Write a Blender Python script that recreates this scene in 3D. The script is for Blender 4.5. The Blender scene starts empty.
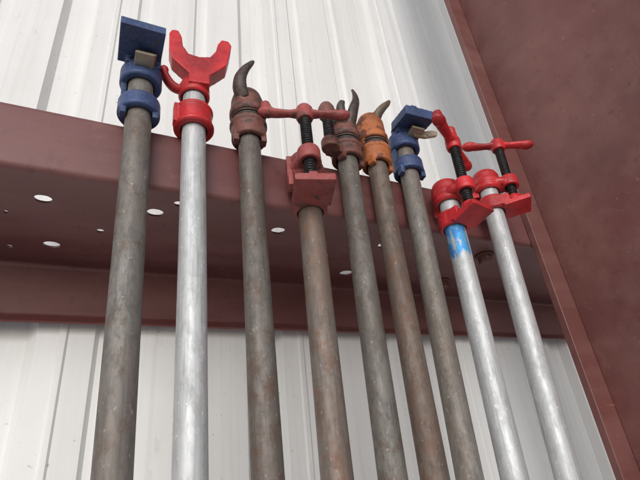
import bpy, bmesh, math, random
from mathutils import Vector, Matrix
random.seed(4)
H=0.9            # camera height above the slab
col=bpy.context.scene.collection
# ------------------------------------------------------------ materials
def mat_base(name):
    m=bpy.data.materials.new(name); m.use_nodes=True
    nt=m.node_tree; b=nt.nodes['Principled BSDF']
    return m,nt,b
def N(nt,t,**k):
    n=nt.nodes.new(t)
    for a,v in k.items(): setattr(n,a,v)
    return n
def noise(nt,vec,scale,detail=4,rough=.55):
    n=N(nt,'ShaderNodeTexNoise'); n.inputs['Scale'].default_value=scale
    n.inputs['Detail'].default_value=detail; n.inputs['Roughness'].default_value=rough
    nt.links.new(vec,n.inputs['Vector']); return n.outputs['Fac']
def ramp(nt,fac,a,b,ca=(0,0,0,1),cb=(1,1,1,1)):
    r=N(nt,'ShaderNodeValToRGB'); e=r.color_ramp.elements
    e[0].position=a; e[1].position=b; e[0].color=ca; e[1].color=cb
    nt.links.new(fac,r.inputs['Fac']); return r.outputs['Color']
def mix(nt,fac,a,b,mode='MIX'):
    n=N(nt,'ShaderNodeMix',data_type='RGBA',blend_type=mode)
    for s,v in ((0,fac),(6,a),(7,b)):
        if isinstance(v,(float,int)): n.inputs[s].default_value=v
        elif isinstance(v,tuple): n.inputs[s].default_value=v
        else: nt.links.new(v,n.inputs[s])
    return n.outputs[2]
def part(nt,k,fac): return mix(nt,k,(0,0,0,1),fac)
def coords(nt,scale=(1,1,1),loc=(0,0,0)):
    t=N(nt,'ShaderNodeTexCoord'); m=N(nt,'ShaderNodeMapping')
    m.inputs['Scale'].default_value=scale; m.inputs['Location'].default_value=loc
    nt.links.new(t.outputs['Object'],m.inputs['Vector']); return m.outputs['Vector']
def c4(c): return (c[0],c[1],c[2],1)
def bump(nt,b,h,strength,dist=.001):
    n=N(nt,'ShaderNodeBump'); n.inputs['Strength'].default_value=strength; n.inputs['Distance'].default_value=dist
    nt.links.new(h,n.inputs['Height']); nt.links.new(n.outputs['Normal'],b.inputs['Normal'])
def mrange(nt,val,a,b,lo=0,hi=1):
    r=N(nt,'ShaderNodeMapRange'); r.inputs['From Min'].default_value=a; r.inputs['From Max'].default_value=b
    r.inputs['To Min'].default_value=lo; r.inputs['To Max'].default_value=hi
    nt.links.new(val,r.inputs['Value']); return r.outputs['Result']
def mul(nt,a,b):
    m=N(nt,'ShaderNodeMath',operation='MULTIPLY'); nt.links.new(a,m.inputs[0]); nt.links.new(b,m.inputs[1]); return m.outputs[0]
def rough_map(nt,b,fac,lo,hi): nt.links.new(mrange(nt,fac,.3,.7,lo,hi),b.inputs['Roughness'])

def paint(name,c,wear=(.05,.035,.03),amount=.3,rough=.4,dust=.25,metal=0):
    m,nt,b=mat_base(name)
    v=coords(nt); n1=noise(nt,v,55,7,.68); n2=noise(nt,v,220,4,.7); n3=noise(nt,v,22,4)
    dark=tuple(x*.5 for x in c)
    base=mix(nt,ramp(nt,n3,.38,.66),c4(c),c4(dark))
    dustc=tuple(.6*x+.12 for x in c)
    base=mix(nt,part(nt,dust,ramp(nt,n2,.45,.7)),base,c4(dustc))
    w=ramp(nt,n1,.68-amount*.3,.73-amount*.3)
    base=mix(nt,w,base,c4(wear))
    # paint colour turns darker where geometry is tight
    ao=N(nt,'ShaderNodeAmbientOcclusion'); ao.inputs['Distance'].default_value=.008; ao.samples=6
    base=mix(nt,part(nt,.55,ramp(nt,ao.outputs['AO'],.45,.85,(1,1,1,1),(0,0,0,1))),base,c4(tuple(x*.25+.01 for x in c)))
    nt.links.new(base,b.inputs['Base Color']); rough_map(nt,b,n1,rough-.08,rough+.2); b.inputs['Metallic'].default_value=metal
    bump(nt,b,n2,.7,.0008); return m
def pipe_mat(name,c1,c2,rust,ramount,metal=.6,rough=.42,off=0,patch=None,galv=False):
    m,nt,b=mat_base(name)
    v=coords(nt,(1,1,.16),(off,off*.7,off)); vs=coords(nt,(1,1,.7),(off,0,off)); vf=coords(nt,(3,3,.10),(off,0,off))
    n1=noise(nt,v,42,6,.65); n2=noise(nt,vf,180,3,.6); n3=noise(nt,vs,62,8,.78); n4=noise(nt,vs,260,3,.6); n5=noise(nt,coords(nt,(1,1,.45),(off,2,off)),120,7,.74)
    n6=noise(nt,coords(nt,(1,1,.5),(off,5,off)),16,4,.6)
    base=mix(nt,ramp(nt,n1,.35,.65),c4(c1),c4(c2))
    if galv:
        vo=N(nt,'ShaderNodeTexVoronoi'); vo.inputs['Scale'].default_value=170; nt.links.new(coords(nt,(1,1,.5)),vo.inputs['Vector'])
        bw=N(nt,'ShaderNodeRGBToBW'); nt.links.new(vo.outputs['Color'],bw.inputs[0])
        base=mix(nt,part(nt,.35,bw.outputs[0]),base,c4(tuple(x*.66 for x in c2)))
        base=mix(nt,part(nt,.45,ramp(nt,n5,.48,.66)),base,c4(tuple(x*.55 for x in c2)))
    else:
        base=mix(nt,part(nt,.7,ramp(nt,n5,.46,.62)),base,c4(tuple(x*.42 for x in c1)))
        base=mix(nt,part(nt,.55,ramp(nt,n6,.42,.62)),base,c4(tuple(.5*x+.5*y for x,y in zip(rust,c2))))
    base=mix(nt,part(nt,.5,ramp(nt,n2,.5,.70)),base,c4(tuple(x*.4 for x in c1)))
    base=mix(nt,part(nt,.75,ramp(nt,n3,.66-ramount*.2,.76-ramount*.2)),base,c4(rust))
    base=mix(nt,part(nt,.5,ramp(nt,n4,.65,.71)),base,c4(tuple(min(1,x*1.8) for x in c1)))
    if patch:
        z0,z1=patch
        t=N(nt,'ShaderNodeTexCoord'); s=N(nt,'ShaderNodeSeparateXYZ'); nt.links.new(t.outputs['Object'],s.inputs[0])
        bd=mul(nt,mrange(nt,s.outputs['Z'],z0-.016,z0+.016),mrange(nt,s.outputs['Z'],z1+.010,z1-.010))
        bd2=mul(nt,mrange(nt,s.outputs['Z'],z0+.000,z0+.010),mrange(nt,s.outputs['Z'],z1-.004,z1-.012))
        nn=noise(nt,coords(nt,(1,1,.30)),95,5,.7)
        bd=mul(nt,bd,mrange(nt,s.outputs['X'],.011,.003))
        bd2=mul(nt,bd2,mrange(nt,s.outputs['X'],.002,.007))
        shade=mix(nt,ramp(nt,noise(nt,vs,120,4),.4,.6),(.02,.22,.60,1),(.06,.38,.72,1))
        base=mix(nt,part(nt,.92,ramp(nt,mul(nt,bd,nn),.40,.45)),base,shade)
        base=mix(nt,part(nt,.9,ramp(nt,mul(nt,bd2,nn),.34,.40)),base,(.82,.82,.78,1))
    nt.links.new(base,b.inputs['Base Color']); b.inputs['Metallic'].default_value=metal
    rough_map(nt,b,n5,rough-.03,rough+.2); bump(nt,b,n3,.5,.0007); return m
def maroon(name,c,dustc,dam):
    m,nt,b=mat_base(name)
    v=coords(nt); vx=coords(nt,(.22,1,1)); n1=noise(nt,v,5,5,.55); n2=noise(nt,v,60,6,.7); n3=noise(nt,vx,20,5,.6); n4=noise(nt,v,330,3,.7); n5=noise(nt,coords(nt,(1,1,1),(3,3,3)),14,8,.75); n6=noise(nt,coords(nt,(.08,1,1),(7,1,1)),90,4,.6)
    base=mix(nt,ramp(nt,n1,.3,.7),c4(c),c4(tuple(x*.75 for x in c)))
    base=mix(nt,part(nt,dam,ramp(nt,n3,.40,.72)),base,c4(dustc))
    base=mix(nt,part(nt,.5,ramp(nt,n2,.58,.72)),base,c4(tuple(x*.4 for x in c)))
    base=mix(nt,part(nt,.35,ramp(nt,n5,.61,.70)),base,c4(tuple(x*1.15 for x in dustc)))
    base=mix(nt,part(nt,.4,ramp(nt,n6,.68,.73)),base,c4(tuple(x*1.5 for x in dustc)))
    base=mix(nt,part(nt,.5,ramp(nt,n4,.66,.72)),base,c4(tuple(x*1.6 for x in dustc)))
    nt.links.new(base,b.inputs['Base Color']); rough_map(nt,b,n3,.38,.60); bump(nt,b,n2,.2,.0006); return m

M={}
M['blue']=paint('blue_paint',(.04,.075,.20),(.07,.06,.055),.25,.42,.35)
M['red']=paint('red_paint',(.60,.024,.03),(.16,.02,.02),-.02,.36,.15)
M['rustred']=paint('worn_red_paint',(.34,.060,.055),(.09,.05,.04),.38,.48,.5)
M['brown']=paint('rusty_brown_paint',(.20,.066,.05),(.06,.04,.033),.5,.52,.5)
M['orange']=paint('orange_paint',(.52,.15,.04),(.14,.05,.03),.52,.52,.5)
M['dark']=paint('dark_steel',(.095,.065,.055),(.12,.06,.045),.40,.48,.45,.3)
M['tan']=paint('tan_steel',(.26,.20,.14),(.10,.06,.04),.4,.45,.4,.4)
M['bright']=paint('worn_bright_steel',(.66,.58,.42),(.25,.15,.08),.3,.33,.3,.7)
M['black']=paint('black_screw_steel',(.04,.038,.04),(.09,.07,.06),.3,.35,.3,.6)

# ------------------------------------------------------------ mesh helpers
I4=Matrix.Identity(4)
def add_lathe(bm,prof,mat=I4,seg=40,closed=False):
    rings=[]
    for r,z in prof:
        if r<1e-7: rings.append([bm.verts.new(mat@Vector((0,0,z)))])
        else: rings.append([bm.verts.new(mat@Vector((r*math.cos(2*math.pi*i/seg),r*math.sin(2*math.pi*i/seg),z))) for i in range(seg)])
    n=len(rings); rng=range(n) if closed else range(n-1)
    for k in rng:
        a=rings[k]; b=rings[(k+1)%n]
        for i in range(seg):
            j=(i+1)%seg
            if len(a)==1 and len(b)==1: continue
            if len(a)==1: bm.faces.new((a[0],b[j],b[i]))
            elif len(b)==1: bm.faces.new((a[i],a[j],b[0]))
            else: bm.faces.new((a[i],a[j],b[j],b[i]))
def add_ring(bm,ri,ro,z0,z1,mat=I4,ch=.002):
    add_lathe(bm,[(ri,z0),(ro-ch,z0),(ro,z0+ch),(ro,z1-ch),(ro-ch,z1),(ri,z1)],mat,44,True)
def add_box(bm,c,s,rot=(0,0,0),base=I4,taper=1.0):
    m=base@Matrix.Translation(c)@(Matrix.Rotation(rot[2],4,'Z')@Matrix.Rotation(rot[1],4,'Y')@Matrix.Rotation(rot[0],4,'X'))
    vs=[]
    for z in(-.5,.5):
        k=1 if z<0 else taper
        for x,y in((-.5,-.5),(.5,-.5),(.5,.5),(-.5,.5)):
            vs.append(bm.verts.new(m@Vector((x*s[0]*k,y*s[1]*k,z*s[2]))))
    for f in((0,3,2,1),(4,5,6,7),(0,1,5,4),(1,2,6,5),(2,3,7,6),(3,0,4,7)): bm.faces.new([vs[i] for i in f])
def add_sweep(bm,pts,rad,base=I4,seg=18,flat=1.0,sub=5):
    P=[Vector(p) for p in pts]
    Q=[];R=[]
    for i in range(len(P)-1):
        p0=P[max(i-1,0)];p1=P[i];p2=P[i+1];p3=P[min(i+2,len(P)-1)]
        for k in range(sub):
            t=k/sub
            Q.append(.5*((2*p1)+(p2-p0)*t+(2*p0-5*p1+4*p2-p3)*t*t+(3*p1-p0-3*p2+p3)*t**3)); R.append(rad[i]*(1-t)+rad[i+1]*t)
    Q.append(P[-1]);R.append(rad[-1])
    prev=None;rings=[]
    for i,q in enumerate(Q):
        tan=(Q[min(i+1,len(Q)-1)]-Q[max(i-1,0)]).normalized()
        if prev is None:
            u=Vector((0,0,1)) if abs(tan.z)<.9 else Vector((1,0,0))
        else: u=prev
        u=(u-tan*u.dot(tan)).normalized(); prev=u; w=tan.cross(u)
        rings.append([bm.verts.new(base@(q+(u*math.cos(a)*flat+w*math.sin(a))*R[i])) for a in [2*math.pi*k/seg for k in range(seg)]])
    for a,b in zip(rings,rings[1:]):
        for i in range(seg):
            j=(i+1)%seg; bm.faces.new((a[i],a[j],b[j],b[i]))
    bm.faces.new(rings[0][::-1]); bm.faces.new(rings[-1])
def add_prism(bm,outline,y0,y1,base=I4):
    a=[bm.verts.new(base@Vector((x,y0,z))) for x,z in outline]; b=[bm.verts.new(base@Vector((x,y1,z))) for x,z in outline]
    bm.faces.new(a); bm.faces.new(b[::-1]); n=len(a)
    for i in range(n): bm.faces.new((a[i],b[i],b[(i+1)%n],a[(i+1)%n]))
def add_ball(bm,c,r,base=I4,sq=(1,1,1)):
    prof=[(r*math.sin(math.pi*k/14) if 0<k<14 else 0,-r*math.cos(math.pi*k/14)) for k in range(15)]
    add_lathe(bm,prof,base@Matrix.Translation(c)@Matrix.Diagonal((*sq,1)),24)
def finish(bm,name,parent,mat,cast=None,smooth=True,bevel=None,soft=2):
    bmesh.ops.recalc_face_normals(bm,faces=bm.faces)
    me=bpy.data.meshes.new(name); bm.to_mesh(me); bm.free()
    o=bpy.data.objects.new(name,me); col.objects.link(o)
    if parent: o.parent=parent
    me.materials.append(mat)
    if smooth:
        for p in me.polygons: p.use_smooth=True
    if cast:
        r=o.modifiers.new('cast','REMESH'); r.mode='VOXEL'; r.voxel_size=cast; r.use_smooth_shade=True
        s=o.modifiers.new('soft','SMOOTH'); s.factor=.5; s.iterations=soft
    if bevel:
        b=o.modifiers.new('bevel','BEVEL'); b.width=bevel; b.segments=3; b.limit_method='ANGLE'; b.angle_limit=math.radians(30)
    return o
VOX=.0008
RP=.0122
RI=.0136
# ------------------------------------------------------------ setting
def setting():
    bm=bmesh.new(); vs=[bm.verts.new(p) for p in((-6,-7,0),(6,-7,0),(6,.7,0),(-6,.7,0))]; bm.faces.new(vs)
    m,nt,b=mat_base('concrete'); v=coords(nt); n1=noise(nt,v,3,8,.7)
    nt.links.new(ramp(nt,n1,.3,.7,(.46,.455,.445,1),(.56,.555,.54,1)),b.inputs['Base Color']); b.inputs['Roughness'].default_value=.8
    g=finish(bm,'ground',None,m,smooth=False); g['kind']='structure'
    # siding
    prof=[]; x0=-.095-.305*4
    for k in range(10):
        c=x0+.305*k
        for dx,d in((-.028,0),(-.018,.014),(.018,.014),(.028,0),(.050,0),(.0525,-.0022),(.0575,-.0022),(.060,0),(.088,0),(.093,.006),(.109,.006),(.114,0),(.189,0),(.194,.006),(.210,.006),(.215,0)):
            prof.append((c+dx,d))
    bm=bmesh.new(); zz=[0.0]+[i*.3 for i in range(1,10)]
    rows=[[bm.verts.new((x,.5965+d,z)) for x,d in prof] for z in zz]
    for a,b_ in zip(rows,rows[1:]):
        for i in range(len(prof)-1): bm.faces.new((a[i],a[i+1],b_[i+1],b_[i]))
    m,nt,b=mat_base('white_siding'); vz=coords(nt,(1,1,.05)); v=coords(nt)
    n1=noise(nt,vz,34,6,.65); n2=noise(nt,v,3.5,6,.65); n3=noise(nt,v,130,3,.6); n4=noise(nt,coords(nt,(1,1,.25)),26,6,.72); n5=noise(nt,coords(nt,(1,1,.012),(5,0,0)),120,3,.6)
    base=mix(nt,ramp(nt,n1,.45,.85),(.78,.78,.775,1),(.66,.66,.65,1))
    base=mix(nt,part(nt,.25,ramp(nt,n2,.4,.7)),base,(.56,.56,.55,1))
    base=mix(nt,part(nt,.12,ramp(nt,n5,.55,.68)),base,(.38,.38,.375,1))
    base=mix(nt,part(nt,.25,ramp(nt,n4,.63,.71)),base,(.32,.31,.295,1))
    base=mix(nt,part(nt,.55,ramp(nt,n3,.69,.75)),base,(.30,.28,.26,1))
    nt.links.new(base,b.inputs['Base Color']); rough_map(nt,b,n2,.4,.6); bump(nt,b,n2,.25,.004)
    w=finish(bm,'wall_siding',None,m,smooth=False)
    s=w.modifiers.new('t','SOLIDIFY'); s.thickness=.0007; s.offset=-1
    w['label']='white ribbed metal wall siding, dusty and streaked'; w['category']='wall'
    # zee girt
    yf,yw,h=.389,.592,H+.264
    def arc(cx,cz,r,a0,a1,n=6): return [(cx+r*math.cos(math.radians(a0+(a1-a0)*i/n)),cz+r*math.sin(math.radians(a0+(a1-a0)*i/n))) for i in range(n+1)]
    r=.006
    p=[(yf+.016,h+.079)]+arc(yf+r,h+.064,r,135,180,4)+arc(yf+r,h+r,r,180,270)+arc(yw-r,h-r,r,90,0)+arc(yw-r,h-.064,r,0,-45,4)+[(yw-.016,h-.079)]
    bm=bmesh.new(); a=[bm.verts.new((-1.1,y,z)) for y,z in p]; b_=[bm.verts.new((1.3,y,z)) for y,z in p]
    for i in range(len(p)-1): bm.faces.new((a[i],a[i+1],b_[i+1],b_[i]))
    gm=maroon('maroon_primer',(.155,.054,.052),(.25,.125,.12),.45)
    g=finish(bm,'wall_girt',None,gm)
    s=g.modifiers.new('t','SOLIDIFY'); s.thickness=.0024; s.offset=0
    bm=bmesh.new()
    for (x,y,rr,sl) in((.037,.434,.0075,.001),(-.063,.534,.0078,.001),(-.066,.436,.0070,.001),(.1775,.438,.0075,.001),(-.014,.488,.0042,0),(.058,.410,.0048,.001),(.322,.535,.009,.001),(.1775,.538,.007,.001),(-.2,.434,.0075,.001),(-.105,.548,.0035,0),(.33,.44,.008,.001),(-.10,.47,.0028,0),(.10,.50,.0040,0),(.262,.49,.0075,0),(.43,.47,.008,0)):
        vs=[];ws=[]
        for i in range(28):
            t=2*math.pi*i/28; dx=rr*math.cos(t)+(sl if math.cos(t)>0 else -sl); dy=rr*math.sin(t)
            vs.append(bm.verts.new((x+dx,y+dy,h-.01))); ws.append(bm.verts.new((x+dx,y+dy,h+.01)))
        bm.faces.new(vs[::-1]); bm.faces.new(ws)
        for i in range(28): bm.faces.new((vs[i],vs[(i+1)%28],ws[(i+1)%28],ws[i]))
    bmesh.ops.recalc_face_normals(bm,faces=bm.faces)
    me=bpy.data.meshes.new('cut'); bm.to_mesh(me); bm.free(); c=bpy.data.objects.new('cut',me); col.objects.link(c)
    md=g.modifiers.new('holes','BOOLEAN'); md.operation='DIFFERENCE'; md.object=c; md.solver='EXACT'
    dg=bpy.context.evaluated_depsgraph_get(); dg.update(); nm=bpy.data.meshes.new_from_object(g.evaluated_get(dg)); g.modifiers.clear(); g.data=nm
    bpy.data.objects.remove(c)
    for pl in g.data.polygons: pl.use_smooth=True
    es=g.modifiers.new('es','EDGE_SPLIT'); es.split_angle=math.radians(28)
    g['label']='maroon painted steel girt with bolt holes along the wall'; g['category']='steel beam'
    for (x,y) in((.50,.43),(.50,.53)):
        bm=bmesh.new(); add_lathe(bm,[(0,-.002),(.014,-.002),(.014,-.0045),(0,-.0045)],Matrix.Translation((x,y,h)),30)
        add_lathe(bm,[(0,-.0040),(.0105,-.0040),(.0105,-.013),(.009,-.0145),(0,-.0145)],Matrix.Translation((x,y,h)),6)
        finish(bm,'bolt',g,M['brown'],smooth=False,bevel=.0006)
    # column
    bm=bmesh.new()
    add_box(bm,(.590,.3825,1.35),(.074,.010,2.7)); add_box(bm,(.590,.2,1.35),(.008,.355,2.7)); add_box(bm,(.590,.0175,1.35),(.074,.010,2.7))
    cm=maroon('maroon_column',(.165,.060,.054),(.24,.12,.105),.5)
    c=finish(bm,'steel_column',None,cm,smooth=False,bevel=.0012)
    c['label']='maroon painted steel column standing against the girt'; c['category']='steel column'
setting()

# ------------------------------------------------------------ clamps
def frame(T,B,yp=.374,s=.08,):
    dxz=(T[0]-B[0])/(T[1]-B[1])
    def pt(z): return Vector((B[0]+dxz*(z-B[1]), yp+s*(z-.33), z+H))
    base=pt(-H); A=(pt(.4)-base).normalized()
    Y=Vector((0,1,0)); Y=(Y-A*Y.dot(A)).normalized(); X=Y.cross(A)
    m=Matrix((X,Y,A)).transposed().to_4x4(); m.translation=base
    return m,A.z
def clamp(label,T,B,yp=.374,s=.08):
    m,az=frame(T,B,yp,s)
    e=bpy.data.objects.new('pipe_clamp',None); e.empty_display_size=.05; col.objects.link(e); e.matrix_world=m
    e['label']=label; e['category']='pipe clamp'; e['group']='pipe clamps leaning on the girt'
    return e,(lambda z:(z+H)/az)
def pipe(e,top,mat,r=RP):
    bm=bmesh.new(); ri=r-.0026
    prof=[(ri,0),(r-.0008,0),(r,.0008)]+[(r,top*k/12) for k in range(1,12)]+[(r,top-.0008),(r-.0008,top),(ri,top)]
    add_lathe(bm,prof,I4,48,True)
    o=finish(bm,'pipe',e,mat); es=o.modifiers.new('es','EDGE_SPLIT'); es.split_angle=math.radians(40); return o
def RZ(a,z=0,off=(0,0)): return Matrix.Translation((off[0],off[1],z))@Matrix.Rotation(a,4,'Z')
def threads(bm,r,z0,z1,mat,pitch=.0034):
    prof=[(0,z0)]; z=z0
    while z<z1-pitch:
        prof+= [(r*.78,z),(r,z+pitch*.3),(r,z+pitch*.5),(r*.78,z+pitch*.8)]; z+=pitch
    prof+=[(r*.8,z1),(0,z1)]
    add_lathe(bm,prof,mat,26)

def screw_head(e,z,psi,hang,hlen,L,cm,hm,sm,pw=.040,pd=.040,cz=.040,knob=0,hk=1.0,fork=False,tilt=0,slim=False):
    """z: local height of the jaw pad underside; psi: direction of the pad about the pipe"""
    b=RZ(psi,z)
    yo=-.029
    bm=bmesh.new()
    add_box(bm,(0,-.013-pd/2,.0045),(pw,pd,.0070 if slim else .0085),(tilt,0,0),b)
    add_prism(bm,[(-.007,.006),(.007,.006),(.004,.020),(-.004,.020)],-.016-pd*.7,-.012,b)
    add_lathe(bm,[(0,.004),(.0108,.004),(.0104,.016),(.0088,.021),(0,.022)],b@Matrix.Translation((0,yo,0)),30)
    add_ring(bm,RI,.0182,.000,.022,b,.002)
    add_box(bm,(.0145,-.012,.010),(.005,.020,.016),base=b); add_box(bm,(-.0145,-.012,.010),(.005,.020,.016),base=b)
    finish(bm,'jaw',e,cm,cast=VOX)
    bm=bmesh.new()
    add_ring(bm,RI-.0003,.0186,cz-.004,cz+.026,b,.003)
    add_ring(bm,RI-.0003,.0200,cz+.004,cz+.014,b,.002)
    add_lathe(bm,[(0,cz+.018),(.0178,cz+.018),(.0172,cz+.027),(.012,cz+.032),(0,cz+.033)],b,36)
    add_lathe(bm,[(.0070,cz-.002),(.0112,cz-.002),(.0124,cz+.001),(.0124,cz+.012),(.0112,cz+.015),(.0070,cz+.015)],b@Matrix.Translation((0,yo,0)),32,True)
    add_sweep(bm,[(0.008,-.004,cz+.006),(.0085,-.016,cz+.006),(.006,-.024,cz+.006)],[.0075,.0065,.006],b,16)
    add_sweep(bm,[(-0.008,-.004,cz+.006),(-.0085,-.016,cz+.006),(-.006,-.024,cz+.006)],[.0075,.0065,.006],b,16)
    add_prism(bm,[(-.005,cz-.01),(.005,cz-.01),(.004,cz+.030),(-.004,cz+.028)],.013,.023,b)
    if not slim:
        add_box(bm,(-.0190,.002,cz+.008),(.006,.020,.036),base=b)
        add_box(bm,(-.0190,-.010,cz-.012),(.0055,.010,.016),base=b)
    finish(bm,'head_casting',e,cm,cast=VOX)
    bm=bmesh.new(); threads(bm,.0064,.018,L-.006,b@Matrix.Translation((0,yo,0)))
    finish(bm,'screw',e,sm,smooth=False)
    # cast crank handle: thick hub, tapered arms, flattened lobes at the ends
    hb=RZ(psi,z)@Matrix.Translation((0,yo,L))@Matrix.Rotation(hang-psi,4,'Z')
    bm=bmesh.new(); hl=hlen/2
    add_lathe(bm,[(0,-.010),(.0085,-.010),(.0100,-.006),(.0100,.006),(.0070,.011),(0,.011)],hb,28)
    add_sweep(bm,[(-hl,0,.004),(-hl*.75,0,.002),(-hl*.4,0,.001),(0,0,0),(hl*.4,0,-.001),(hl*.75,0,-.002),(hl,0,-.003)],[x*hk for x in(.0070,.0064,.0052,.0082,.0052,.0064,.0068)],hb,18,.66)
    add_ball(bm,(-hl,0,.004),.0076*hk,hb,(1.4,1,.8)); add_ball(bm,(hl,0,-.003),.0072*hk,hb,(1.4,1,.8))
    if knob:
        add_sweep(bm,[(-hl,0,.004),(-hl-.001,0,.012),(-hl-.002,0,.012+knob)],[.0070,.0064,.0052],hb,16)
    if fork:
        add_sweep(bm,[(0,0,0),(.004,0,.012),(.006,0,.022),(.005,0,.030)],[.0085,.0072,.0068,.0060],hb,18,.85)
        add_ball(bm,(.005,0,.030),.0068,hb)
    finish(bm,'crank_handle',e,hm,cast=VOX)

def tail_stop(e,z,cm,psi=0,plate=None,h1=.062,horn=None,hornmat=None,clutch=None,ro=.0195,cx=0,lr=.019,ur=.024,flat=.5,stack=0,cn=3):
    """z: local height of lower ring underside, h1: top of casting above z"""
    b=RZ(psi,z); bm=bmesh.new()
    add_ring(bm,RI,ro,0,lr,b,.0015)
    if stack:   # chunky collar with a flange lip, tapering toward the top
        add_ring(bm,RI,ro+.0018,lr-.007,lr,b,.0015)
        add_ring(bm,RI,ro+.0016,h1-ur,h1-ur+.011,b,.002)
        add_lathe(bm,[(RI,h1-ur+.004),(ro,h1-ur+.004),(ro-.0006,h1-.010),(ro-.003,h1),(RI,h1)],b,44,True)
    else:
        add_ring(bm,RI,ro+.0006,h1-ur,h1,b,.002)
    add_box(bm,(0,.0160,h1/2),(.014,.007,h1*.9),base=b)
    add_box(bm,(-.0160,.004,h1/2),(.005,.012,h1*.8),base=b)
    add_box(bm,(-.015,-.006,-.001),(.006,.010,.012),base=b); add_box(bm,(.015,-.006,-.001),(.006,.010,.012),base=b)
    add_lathe(bm,[(0,h1-.004),(ro-.003,h1-.004),(ro-.004,h1+.002),(.012,h1+.004),(0,h1+.004)],b,36)
    if plate:
        w,d,zz,tilt,th,px=plate
        add_box(bm,(px,-RP-d/2+.003,zz),(w,d,th),(tilt,0,0),b)
        add_prism(bm,[(-.006,zz+.002),(.006,zz+.002),(.004,zz+.020),(-.004,zz+.020)],-RP-d*.7,.012,b)
        add_box(bm,(-.015,-.010,(zz+h1)/2),(.005,.018,abs(zz-h1)+.012),base=b); add_box(bm,(.015,-.010,(zz+h1)/2),(.005,.018,abs(zz-h1)+.012),base=b)
    if horn and stack:   # cheek that carries the lever
        p=horn[0][0]; add_ball(bm,(p[0],p[1]+.002,p[2]),.0082,RZ(0,z))
        p=horn[0][1]; add_ball(bm,(p[0]*.8,p[1]+.004,p[2]),.0062,RZ(0,z))
    finish(bm,'tail_casting',e,cm,cast=VOX)
    bm=bmesh.new()
    if clutch:
        for k in range(cn):
            o1=.0012*k
            add_prism(bm,[(-.009+o1,clutch+k*.0034),(.009+o1,clutch+k*.0034),(.009+o1,clutch+k*.0034+.0024),(-.009+o1,clutch+k*.0034+.0024)],-.036+k*.002,-.0140,b@Matrix.Translation((cx,0,0)))
    else:
        k=0; zz=lr+.001
        while zz<h1-ur-.001:
            mm=b@Matrix.Translation((0,-.001,zz))@Matrix.Rotation(math.radians(5),4,'X')
            add_ring(bm,RI-.0008,.0178 if k%2 else .0186,0,.0024,mm,.0005); zz+=.0034; k+=1
    finish(bm,'clutch_plates',e,M['bright'] if clutch else M['dark'],smooth=False,bevel=.0004)
    if horn:
        bm=bmesh.new(); pts,rad=horn; add_sweep(bm,pts,rad,RZ(0,z),18,flat)
        finish(bm,'release_lever',e,hornmat or M['dark'])

# 1
e,L=clamp('grey steel pipe clamp with blue tail stop and square pad',(.0087,.346),(.0168,.010))
pipe(e,L(.412),pipe_mat('grey_brown_pipe',(.255,.24,.225),(.18,.16,.145),(.13,.085,.06),.6,.3,.50,1.3),.0126)
tail_stop(e,L(.336),M['blue'],0,plate=(.042,.048,.071,math.radians(4),.010,-.004),h1=.066,clutch=.054,ro=.0205,cx=0,lr=.019,ur=.022)
# 2
e,L=clamp('galvanised pipe topped by a red forked clamp foot',(.0635,.365),(.0654,.0054))
pipe(e,L(.402),pipe_mat('galvanised_pipe_a',(.64,.65,.66),(.53,.54,.545),(.38,.37,.35),.05,.4,.46,4.1,galv=True))
bm=bmesh.new(); b=RZ(0,L(.332)); add_ring(bm,RI,.0190,0,.030,b,.002); add_ring(bm,RI,.0210,0,.007,b); add_ring(bm,RI,.0203,.023,.030,b)
add_box(bm,(-.0185,-.004,.016),(.007,.010,.026),base=b)
add_box(bm,(0,.016,.045),(.010,.006,.066),base=b)
finish(bm,'collar',e,M['red'],cast=VOX)
bm=bmesh.new(); b=RZ(math.radians(-8),L(.424),(0.003,-.012))
out=[(-.011,-.036),(-.011,-.022),(-.020,-.012),(-.030,.000),(-.0335,.016),(-.034,.044),(-.031,.051),(-.024,.051),(-.020,.040),(-.0185,.024),(-.012,.011),(0,.008),(.012,.011),(.0185,.024),(.021,.038),(.026,.047),(.034,.046),(.037,.038),(.0335,.016),(.030,.000),(.020,-.012),(.011,-.022),(.011,-.036)]
add_prism(bm,out,-.008,.010,b)
add_ring(bm,RI-.0003,.0170,-.042,-.026,RZ(0,L(.424)),.002)
add_lathe(bm,[(0,-.026),(.0170,-.026),(.013,-.016),(0,-.012)],RZ(0,L(.424)),36)
finish(bm,'forked_foot',e,M['red'],cast=VOX,soft=4)
bm=bmesh.new(); b=RZ(0,L(.424)); add_sweep(bm,[(-.008,.000,-.032),(-.022,.000,-.030),(-.031,-.002,-.020),(-.034,-.004,-.010)],[.0062,.0062,.0058,.0048],b,16,.8); add_ball(bm,(-.034,-.004,-.010),.0052,b)
finish(bm,'release_lever',e,M['red'],cast=VOX)
# 3
e,L=clamp('dark steel pipe clamp with rusty brown stop and curved lever',(.1243,.3375),(.1204,0))
pipe(e,L(.398),pipe_mat('dark_grey_pipe',(.215,.20,.185),(.14,.12,.105),(.12,.07,.048),.7,.3,.52,7.7))
tail_stop(e,L(.334),M['brown'],math.radians(-10),h1=.072,ur=.036,lr=.026,stack=1,
  horn=([(-.009,-.012,.056),(-.014,-.018,.066),(-.014,-.022,.078),(-.009,-.024,.092),(-.002,-.025,.104),(.002,-.024,.112)],[.0085,.0085,.0074,.0058,.0040,.0022]),hornmat=M['dark'],flat=.75)
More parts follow.
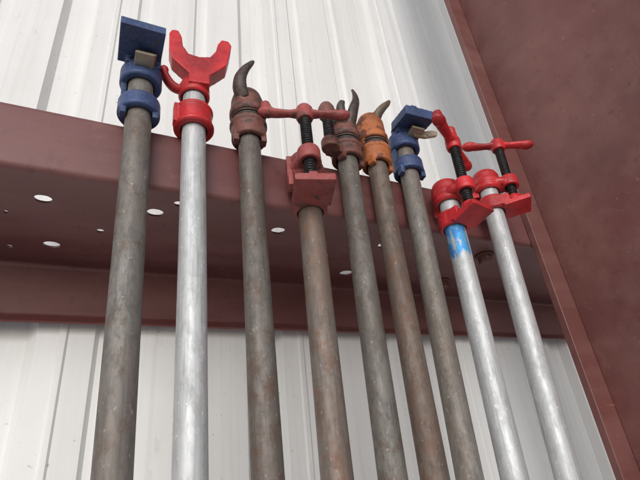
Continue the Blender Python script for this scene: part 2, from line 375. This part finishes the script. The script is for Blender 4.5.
# 4
e,L=clamp('rusty pipe clamp with worn red crank head and screw',(.1825,.245),(.172,-.005),.364,.072)
pipe(e,L(.290),pipe_mat('rust_patched_pipe',(.235,.21,.19),(.16,.13,.11),(.19,.095,.06),.75,.3,.52,2.9),.0126)
screw_head(e,L(.240),math.radians(-18),math.radians(-21),.084,.118,M['rustred'],M['rustred'],M['black'],.040,.042,.048,.006)
# 5
e,L=clamp('grey pipe clamp with dark brown stop and twin levers',(.2493,.331),(.2256,-.010))
pipe(e,L(.398),pipe_mat('mottled_grey_pipe',(.22,.205,.19),(.14,.125,.11),(.11,.07,.052),.68,.3,.52,11.2))
tail_stop(e,L(.336),M['brown'],math.radians(15),h1=.064,lr=.022,ur=.032,stack=1,
  horn=([(.003,-.012,.052),(.004,-.018,.064),(.007,-.022,.078),(.011,-.023,.092),(.012,-.022,.106),(.010,-.021,.116)],[.0078,.0078,.0068,.0054,.0038,.0020]),hornmat=M['dark'],flat=.75)
b=RZ(0,L(.336))
bm=bmesh.new(); add_sweep(bm,[(-.006,-.012,.050),(-.011,-.018,.060),(-.013,-.022,.072),(-.011,-.024,.080)],[.0066,.0066,.0055,.0038],b,14,.75); finish(bm,'hooked_lever',e,M['dark'])
bm=bmesh.new(); threads(bm,.0066,.000,.064,RZ(0,L(.336),(-.030,-.014)),.0040); finish(bm,'screw',e,M['black'],smooth=False)
bm=bmesh.new(); add_lathe(bm,[(0,-.002),(.0100,-.002),(.0110,0),(.0110,.010),(.0095,.013),(0,.013)],b@Matrix.Translation((-.030,-.014,0)),28); add_box(bm,(-.022,-.008,.006),(.018,.014,.014),base=b)
finish(bm,'stop_block',e,M['brown'],cast=VOX)
bm=bmesh.new(); add_lathe(bm,[(0,.052),(.0085,.052),(.0105,.056),(.0105,.068),(.0075,.075),(0,.076)],b@Matrix.Translation((-.030,-.014,0)),26)
add_sweep(bm,[(-.030,-.014,.062),(-.018,-.018,.060),(-.008,-.018,.054)],[.0066,.0058,.0050],b,16,.8)
finish(bm,'screw_cap',e,M['brown'],cast=VOX)
# 6
e,L=clamp('brown rusty pipe clamp with orange stop and tan lever',(.2937,.342),(.2628,-.0138),.374,.096)
pipe(e,L(.41),pipe_mat('brown_pipe',(.20,.165,.14),(.14,.105,.085),(.15,.075,.05),.75,.3,.54,15.5))
tail_stop(e,L(.338),M['orange'],math.radians(12),h1=.086,ro=.0192,lr=.028,ur=.046,stack=1,
  horn=([(.004,-.010,.078),(.006,-.016,.088),(.012,-.020,.098),(.020,-.022,.108),(.025,-.022,.116)],[.0066,.0066,.0056,.0042,.0022]),hornmat=M['tan'],flat=.7)
# 7
e,L=clamp('grey steel pipe clamp with blue tail stop beside orange one',(.3472,.382),(.3070,-.0174),.374,.070)
pipe(e,L(.40),pipe_mat('light_grey_pipe',(.255,.24,.22),(.19,.17,.15),(.15,.095,.065),.62,.3,.50,19.1))
tail_stop(e,L(.336),M['blue'],math.radians(-6),plate=(.042,.042,.070,math.radians(12),.014,0),h1=.066,ro=.0200,cx=.004,lr=.020,ur=.026,clutch=.052)
bm=bmesh.new(); b=RZ(math.radians(-4),L(.336)); add_prism(bm,[(.002,.050),(.020,.052),(.040,.062),(.042,.069),(.036,.071),(.016,.062),(.002,.058)],-.026,-.021,b)
finish(bm,'release_lever',e,M['bright'],smooth=False,bevel=.001)
# 8
e,L=clamp('galvanised pipe clamp with red crank head and blue paint marks',(.380,.287),(.343,-.022),.360,.075)
pipe(e,L(.300),pipe_mat('galvanised_pipe_b',(.62,.63,.64),(.51,.52,.525),(.36,.35,.33),.08,.4,.46,23.0,patch=(L(.196),L(.254)),galv=True))
screw_head(e,L(.246),math.radians(6),math.radians(30),.092,.122,M['red'],M['red'],M['black'],.034,.034,.042,.006,1.12,True,math.radians(-8),True)
# 9
e,L=clamp('galvanised pipe clamp with red crank head beside the column',(.460,.285),(.412,-.028),.362,.075)
pipe(e,L(.340),pipe_mat('galvanised_pipe_c',(.62,.63,.64),(.51,.52,.525),(.36,.35,.33),.08,.4,.46,29.0,galv=True))
screw_head(e,L(.286),math.radians(44),math.radians(-33),.080,.120,M['red'],M['red'],M['black'],.034,.034,.040,0,1.08,False,math.radians(-8),True)

# ------------------------------------------------------------ camera
cam=bpy.data.cameras.new('camera'); co=bpy.data.objects.new('camera',cam); col.objects.link(co)
R=Vector((.9019,-.4199,-.1008)); U=Vector((-.1144,-.4577,.8817)); F=Vector((.4165,.7837,.4609))
m=Matrix((R,U,-F)).transposed(); q=m.to_quaternion(); mw=q.to_matrix().to_4x4(); mw.translation=(0,0,H)
co.matrix_world=mw; cam.lens=448/640*36; cam.sensor_width=36; cam.clip_start=.01; cam.clip_end=500
bpy.context.scene.camera=co
# ------------------------------------------------------------ light
el=math.radians(22); az=Vector((-.5,-1,0)).normalized()
d=Vector((az.x*math.cos(el),az.y*math.cos(el),math.sin(el)))
sun=bpy.data.lights.new('sun','SUN'); sun.energy=1.2; sun.angle=math.radians(30); sun.color=(1,.98,.96)
so=bpy.data.objects.new('sun',sun); col.objects.link(so); so.rotation_euler=d.to_track_quat('Z','Y').to_euler()
w=bpy.data.worlds.new('World'); bpy.context.scene.world=w; w.use_nodes=True
nt=w.node_tree; sk=nt.nodes.new('ShaderNodeTexSky'); sk.sky_type='NISHITA'; sk.sun_disc=False
sk.sun_elevation=el; sk.sun_rotation=math.atan2(d.x,d.y); sk.air_density=1.0; sk.dust_density=1.0
hs=nt.nodes.new('ShaderNodeHueSaturation'); hs.inputs['Saturation'].default_value=.35
nt.links.new(sk.outputs[0],hs.inputs['Color']); nt.links.new(hs.outputs[0],nt.nodes['Background'].inputs[0]); nt.nodes['Background'].inputs[1].default_value=.15
bpy.context.scene.view_settings.view_transform='Standard'; bpy.context.scene.view_settings.look='None'; bpy.context.scene.view_settings.exposure=0
